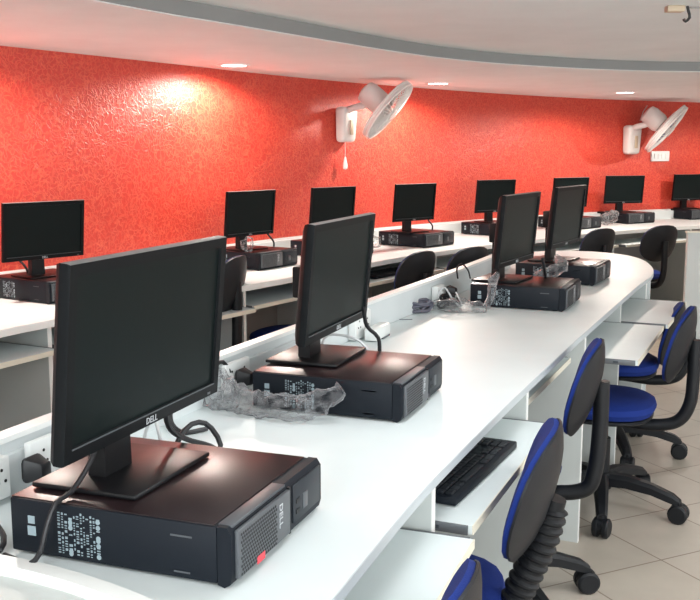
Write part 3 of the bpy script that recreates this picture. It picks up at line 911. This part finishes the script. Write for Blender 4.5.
# ------------------------------------------------------------------ lamps
def downlight(x, y, label, energy, rot=0, r=.088):
    t = thing('downlight', label, 'light', (x, y, SZ), 0, 'round downlights in the soffit')
    bm = NB(); lathe(bm, [(r * .86, -.006), (r, -.008), (r * 1.12, -.003), (r * 1.12, 0), (r * .86, 0)], 32, caps=False)
    obj('rim', bm, 'lamp_rim', t)
    bm = NB(); lathe(bm, [(0, -.005), (r * .86, -.005), (r * .86, -.001), (0, -.001)], 32); obj('diffuser', bm, 'lamp', t)
    L = bpy.data.lights.new('downlight_beam', 'SPOT'); L.energy = energy; L.spot_size = rad(172); L.spot_blend = .35; L.color = (1, .90, .80); L.shadow_soft_size = .06
    o = bpy.data.objects.new('downlight_beam', L); C.objects.link(o); o.location = (0, 0, -.03 * K); o.parent = t
for x, y, l in [(-.699, 5.964, 'bright round downlight, leftmost in the photo'), (.67, 7.522, 'bright round downlight right of the pull-cord fan'),
                (2.414, 8.657, 'bright round downlight left of the right-hand fan'), (-1.75, 4.25, 'round downlight beyond the left edge of the photo'), (4.3, 9.3, 'round downlight beyond the right edge of the photo')]:
    downlight(x, y, l, 75)
pl = [(-.9, .2), (.9, .2), (2.7, .2), (-.9, -1.6), (.9, -1.6), (2.7, -1.6), (.35, 2.3), (2.1, 2.3), (4.5, .2), (4.2, 2.6), (6.0, 2.6)]  # unseen ceiling panels, added to light the desks and room
pe = [11, 11, 16, 11, 11, 16, 7, 15, 18, 18, 18]
for i, (x, y) in enumerate(pl):
    t = thing('added_ceiling_light', 'added square fill light panel overhead, unseen', 'light', (x, y, CZ), 0, 'added square fill light panels overhead')
    bm = NB(); box(bm, (0, 0, -.006), (.62, .62, .012), bev=.003); obj('frame', bm, 'lamp_rim', t)
    bm = NB(); box(bm, (0, 0, -.0135), (.56, .56, .004)); obj('diffuser', bm, 'panel', t)
    L = bpy.data.lights.new('fill_beam', 'AREA'); L.shape = 'SQUARE'; L.size = .56 * K; L.energy = pe[i]; L.color = (.93, .97, 1)
    o = bpy.data.objects.new('fill_beam', L); C.objects.link(o); o.location = (0, 0, -.02 * K); o.parent = t

# ceiling fitting top right
t = thing('ceiling_hook', 'small beige and black fitting with a wire on the ceiling, top right', 'fitting', (1.36, 4.03, CZ))
bm = NB(); box(bm, (-.05, 0, -.012), (.07, .05, .024), bev=.004); obj('junction_block', bm, 'beige', t)
bm = NB(); tube(bm, cr([(.0, 0, 0), (.006, 0, -.02), (.012, 0, -.045), (-.004, 0, -.06), (-.012, 0, -.05)], .01), .006, 8); obj('hook', bm, 'cable', t)
bm = NB(); tube(bm, cr([(.01, .0, -.006), (.12, .02, -.006), (.35, .0, -.005), (.8, .03, -.005)], .05), .0035, 6); obj('wire', bm, 'modesty', t)

# ------------------------------------------------------------------ sockets, plugs, cables, bags on the foreground desk
def socket_box(y, label, w=.13, h=.09, dep=.03, z=.90, plug=True, off=0):
    p, tn, nm = frame_at_y(P1, y)
    c = p - nm * (dep / 2 + off); ang = math.atan2(tn.y, tn.x)
    t = thing('power_socket', label, 'socket', (c.x, c.y, z), ang, 'white power sockets on the foreground partition')
    bm = NB(); box(bm, (0, 0, h / 2), (w, dep, h), bev=.004); bx = obj('socket_plate', bm, 'plastic_white', t)
    for sx in (-.25, .25):
        for dx, dz in ((0, .018), (-.010, -.006), (.010, -.006)):
            bm = NB(); lathe(bm, [(.0035, 0), (.0035, .001)], 8, Matrix.Translation((sx * w + dx, -dep / 2 - .0002, h * .5 + dz)) @ Matrix.Rotation(PI / 2, 4, 'X')); obj('pin_hole', bm, 'port', bx)
    bm = NB(); box(bm, (0, -dep / 2 - .002, h * .5), (.016, .005, .028), bev=.001); obj('rocker', bm, 'lamp_rim', bx)
    return c, tn, nm, ang
def plug(y, z, label, off=.045):
    p, tn, nm = frame_at_y(P1, y); c = p - nm * off
    t = thing('power_plug', label, 'plug', (c.x, c.y, z), math.atan2(tn.y, tn.x))
    bm = NB(); box(bm, (0, 0, 0), (.055, .05, .055), bev=.012, segs=2)
    for v in bm.verts:
        if v.co.y < 0: v.co.x *= .6; v.co.z *= .7
    obj('plug_body', bm, 'cable', t)
socket_box(2.02, 'white socket plate behind the nearest computer, black plug in it', .16, .085, .018, .905, off=.013)
plug(1.93, .945, 'chunky black plug beside the lower left of the nearest monitor', .062)
socket_box(1.83, 'plain white socket block at the left edge, left of the black plug', .10, .085, .03, .905, off=.013)
socket_box(2.75, 'white socket plate partly covered by the crumpled bag', .14, .085, .018, .905, off=.013)
socket_box(3.60, 'white socket plate right of the second large monitor', .15, .10, .03, .895)
socket_box(4.42, 'white socket plate above the coiled grey cable', .10, .085, .03, .895)
plug(4.55, .935, 'black plug left of the third computer, next to a white socket', .035)
plug(2.74, .945, 'black plug poking out of the crumpled bag behind the second computer', .062)
p, tn, nm = frame_at_y(P1, 3.63)
c = p - nm * .075
t = thing('power_adapter', 'small white adapter block lying by the partition, right of the second large monitor', 'adapter', (c.x, c.y, DZ), math.atan2(tn.y, tn.x) + rad(4))
bm = NB(); box(bm, (0, 0, .026), (.17, .05, .044), bev=.006); obj('adapter_body', bm, 'plastic_white', t)
bm = NB(); box(bm, (.03, -.012, .003), (.085, .028, .006)); obj('adapter_foot', bm, 'metal', t)

def cable(name, pts, r, label, m='cable', cat='cable', step=.015):
    bm = NB(); tube(bm, cr(pts, step), r, 8)
    return tag(obj(name, bm, m), label, cat)
D = DZ
# lead of the nearest monitor falling over its computer
cable('monitor_cable', [(-.452, 1.70, CT + .10), (-.462, 1.66, CT + .05), (-.484, 1.61, CT + .010), (-.500, 1.573, CT + .004), (-.512, 1.557, D + .075), (-.523, 1.548, D + .03), (-.545, 1.553, D + .006), (-.575, 1.572, D + .007), (-.60, 1.59, D + .007)], .0048, 'black cable hanging from the nearest monitor down across its computer')
cable('loose_cable', [(-.70, 1.70, D + .006), (-.665, 1.645, D + .006), (-.632, 1.600, D + .006), (-.612, 1.605, D + .010), (-.618, 1.64, D + .02), (-.66, 1.70, D + .03)], .0055, 'thin black cable curling at the left edge behind the nearest computer')
# leads behind the computers
def back_leads(base, rot, n, m='cable', hi=.13):
    pass
cable('monitor_cable', [(-.365, 1.85, CT + .12), (-.365, 1.88, CT + .05), (-.345, 1.95, CT + .002), (-.30, 2.00, D + .075), (-.27, 1.99, D + .055), (-.262, 1.955, D + .02)], .0058, 'thick black cable dropping behind the nearest monitor, right of its base')
cable('monitor_cable', [(-.40, 1.98, D + .010), (-.36, 2.03, D + .10), (-.32, 2.07, D + .105), (-.285, 2.055, D + .06), (-.30, 2.03, D + .02), (-.25, 2.01, D + .012), (-.20, 1.985, D + .05), (-.17, 1.965, D + .045), (-.155, 1.94, D + .008)], .006, 'looped black cable just behind the nearest computer')
cable('thin_cable', [(-.46, 2.05, D + .01), (-.45, 2.06, D + .09), (-.43, 2.055, D + .12), (-.415, 2.04, D + .08), (-.40, 2.02, D + .01)], .004, 'thin pale cable loop behind the nearest monitor', 'cable_white')
cable('monitor_cable', [(.04, 2.82, CT + .14), (.05, 2.84, CT + .08), (.085, 2.86, CT + .04), (.09, 2.87, CT - .02)], .006, 'black cable curving down behind the second large monitor')
cable('thin_cable', [(-.10, 2.96, D + .02), (-.08, 2.95, CT + .02), (-.03, 2.93, CT + .035), (.03, 2.91, CT + .02), (.06, 2.90, CT - .02)], .004, 'thin pale cable arching behind the second large monitor', 'cable_white')
cable('plug_cable', [(-.345, 2.70, D + .075), (-.36, 2.68, D + .11), (-.40, 2.62, D + .10), (-.45, 2.52, D + .075), (-.46, 2.40, D + .03), (-.42, 2.33, D + .008), (-.36, 2.36, D + .008)], .006, 'black cable running from the bag towards the nearest monitor')
# coiled grey cable bundle
def coil(cx, cy, ang, n, L, W, label, m='cable_grey', seed=1, r=.0058):
    rr = random.Random(seed); pts = []
    ca, sa = math.cos(ang), math.sin(ang)
    for k in range(n):
        for q in range(8):
            a = 2 * PI * q / 8
            x = L * math.cos(a) * (1 + rr.uniform(-.15, .15)); y = W * math.sin(a) * (1 + rr.uniform(-.3, .3))
            z = D + .008 + rr.uniform(0, .045) * (1 if n > 3 else .6)
            pts.append((cx + x * ca - y * sa, cy + x * sa + y * ca, z))
    cable('coiled_cable', pts, r, label, m)
coil(.30, 4.20, rad(15), 7, .060, .035, 'tied coil of dark grey cable on the worktop, left of the third computer', seed=3)
coil(.45, 4.33, rad(60), 4, .06, .04, 'black tangled cable behind the third computer by the partition', 'cable', 5)
cable('thin_cable', [(.41, 4.30, D + .01), (.40, 4.32, D + .06), (.43, 4.34, D + .09), (.47, 4.30, D + .03), (.50, 4.27, D + .02), (.48, 4.33, D + .07)], .004, 'white cable looping left of the third computer', 'cable_white')
cable('thin_cable', [(.52, 4.62, CT - .01), (.515, 4.62, CT + .04), (.54, 4.64, CT + .06), (.57, 4.64, CT + .03), (.58, 4.62, CT - .01)], .004, 'thin dark cable loop standing up behind the third monitor')
for (x, y, w, s, l) in ((-.52, 6.10, .0, 1, 'black cable under the monitor between the two largest monitors'), (.60, 7.42, 0, 1, 'black cable under the far monitor right of the second large one'),
                  (-1.62, 4.68, 0, 1, 'black cable hanging under the monitor at the left edge')):
    cable('monitor_cable', [(x - .02, y, CT + .13), (x, y + .01, CT + .08), (x + .035, y + .02, CT + .03), (x + .03, y + .06, CT - .03)], .006, l)
cable('monitor_cable', [(.905, 4.52, CT + .10), (.92, 4.54, CT + .04), (.93, 4.57, CT + .01), (.94, 4.60, CT - .01)], .0075, 'black cable under the right part of the third monitor')

# small slot mark on the desk
bm = NB(); box(bm, (0, 0, 0), (.055, .008, .002), mtx=Matrix.Translation((.235, 4.01, D + .001)) @ Matrix.Rotation(rad(5), 4, 'Z'))
tag(obj('cable_clip', bm, 'metal'), 'flat grey strip lying on the worktop in front of the coiled cable', 'clip')

def bag(pts, rads, label, seed, grp=None, flat=.75, amp=.35):
    """crumpled film wrapped along a path"""
    bm = NB(); path = cr(pts, .012)
    n = len(path); rr = []
    for i in range(n):
        u = i / (n - 1) * (len(rads) - 1); k = min(int(u), len(rads) - 2); rr.append(rads[k] + (rads[k + 1] - rads[k]) * (u - k))
    rings = tube(bm, path, rr, 36)
    lo = min(p.z for p in path)
    for v in bm.verts:
        q = v.co * 26 + Vector((seed * 7.1, seed * 3.3, 0)); q2 = v.co * 70 + Vector((seed, 5, 2))
        i = min(range(n), key=lambda k: (path[k] - v.co).length_squared)
        d = v.co - path[i]; R = d.length
        f = 1 + amp * (abs(noise.noise(q)) * 2.4 - .6) + amp * .55 * (abs(noise.noise(q2)) * 2 - .4)
        v.co = path[i] + Vector((d.x, d.y, d.z * flat)) * f
    return tag(obj('plastic_bag', bm, 'bag'), label, 'bag', grp)
def clampz(o, z0):
    for v in o.data.vertices:
        if (v.co.z + o.location.z) < z0 * K: v.co.z = z0 * K - o.location.z + .001
b = bag([(-.42, 2.70, D + .05), (-.36, 2.60, D + .045), (-.29, 2.53, D + .035), (-.19, 2.485, D + .03), (-.10, 2.455, D + .045), (-.045, 2.45, D + .07), (-.02, 2.455, D + .085)],
    [.028, .05, .04, .032, .036, .034, .02], 'crumpled clear plastic bag lying against the second computer', 2, None, 1.0, .35); clampz(b, D)
b = bag([(.37, 4.22, D + .03), (.45, 4.20, D + .026), (.53, 4.19, D + .024), (.60, 4.19, D + .022)], [.02, .034, .030, .02], 'twisted clear bag between the coiled cable and the third computer', 4, None, 1, .35); clampz(b, D)
b = bag([(.60, 4.21, D + .02), (.625, 4.245, D + .06), (.635, 4.27, CT - .002), (.65, 4.31, CT + .03), (.665, 4.35, CT + .04)], [.014, .019, .019, .02, .015], 'clear bag strip climbing the side of the third computer', 6, None, 1, .3)
b = bag([(.98, 5.07, D + .05), (1.05, 5.04, D + .07), (1.12, 5.05, CT + .005), (1.10, 5.12, CT + .035)], [.025, .032, .03, .02], 'crumpled clear bag hanging on the farthest foreground computer', 8, None, 1, .35)
b = bag([(.02, 7.02, D + .04), (.12, 7.0, D + .05), (.22, 7.0, D + .05)], [.03, .055, .035], 'crumpled clear bag on the red-wall worktop, left of a computer', 9, None, 1, .35); clampz(b, D)
b = bag([(2.40, 9.30, D + .05), (2.50, 9.32, D + .07), (2.58, 9.36, D + .12)], [.04, .06, .03], 'pale clear bag beside the computer second from the right', 11, None, 1, .35); clampz(b, D)
b = bag([(-.63, 5.76, CT + .02), (-.61, 5.75, CT + .05), (-.60, 5.74, CT + .09)], [.03, .035, .02], 'clear wrapping on the monitor stand above the black chair back', 12, None, 1, .35)

# ------------------------------------------------------------------ camera and look
cd = bpy.data.cameras.new('camera'); co = bpy.data.objects.new('camera', cd); C.objects.link(co)
cd.sensor_fit = 'HORIZONTAL'; cd.sensor_width = 36; cd.lens = 36 * 966 / 700
cd.clip_start = .02
co.location = (0, 0, 1.588 * K); co.rotation_euler = (rad(90 - 8.71), 0, 0)
sc.camera = co
w = bpy.data.worlds.new('world'); sc.world = w; w.use_nodes = True
w.node_tree.nodes['Background'].inputs[0].default_value = (.8, .86, .9, 1); w.node_tree.nodes['Background'].inputs[1].default_value = .05
sc.view_settings.view_transform = 'Standard'; sc.view_settings.look = 'None'; sc.view_settings.exposure = 0; sc.view_settings.gamma = 1
sc.view_settings.use_curve_mapping = False
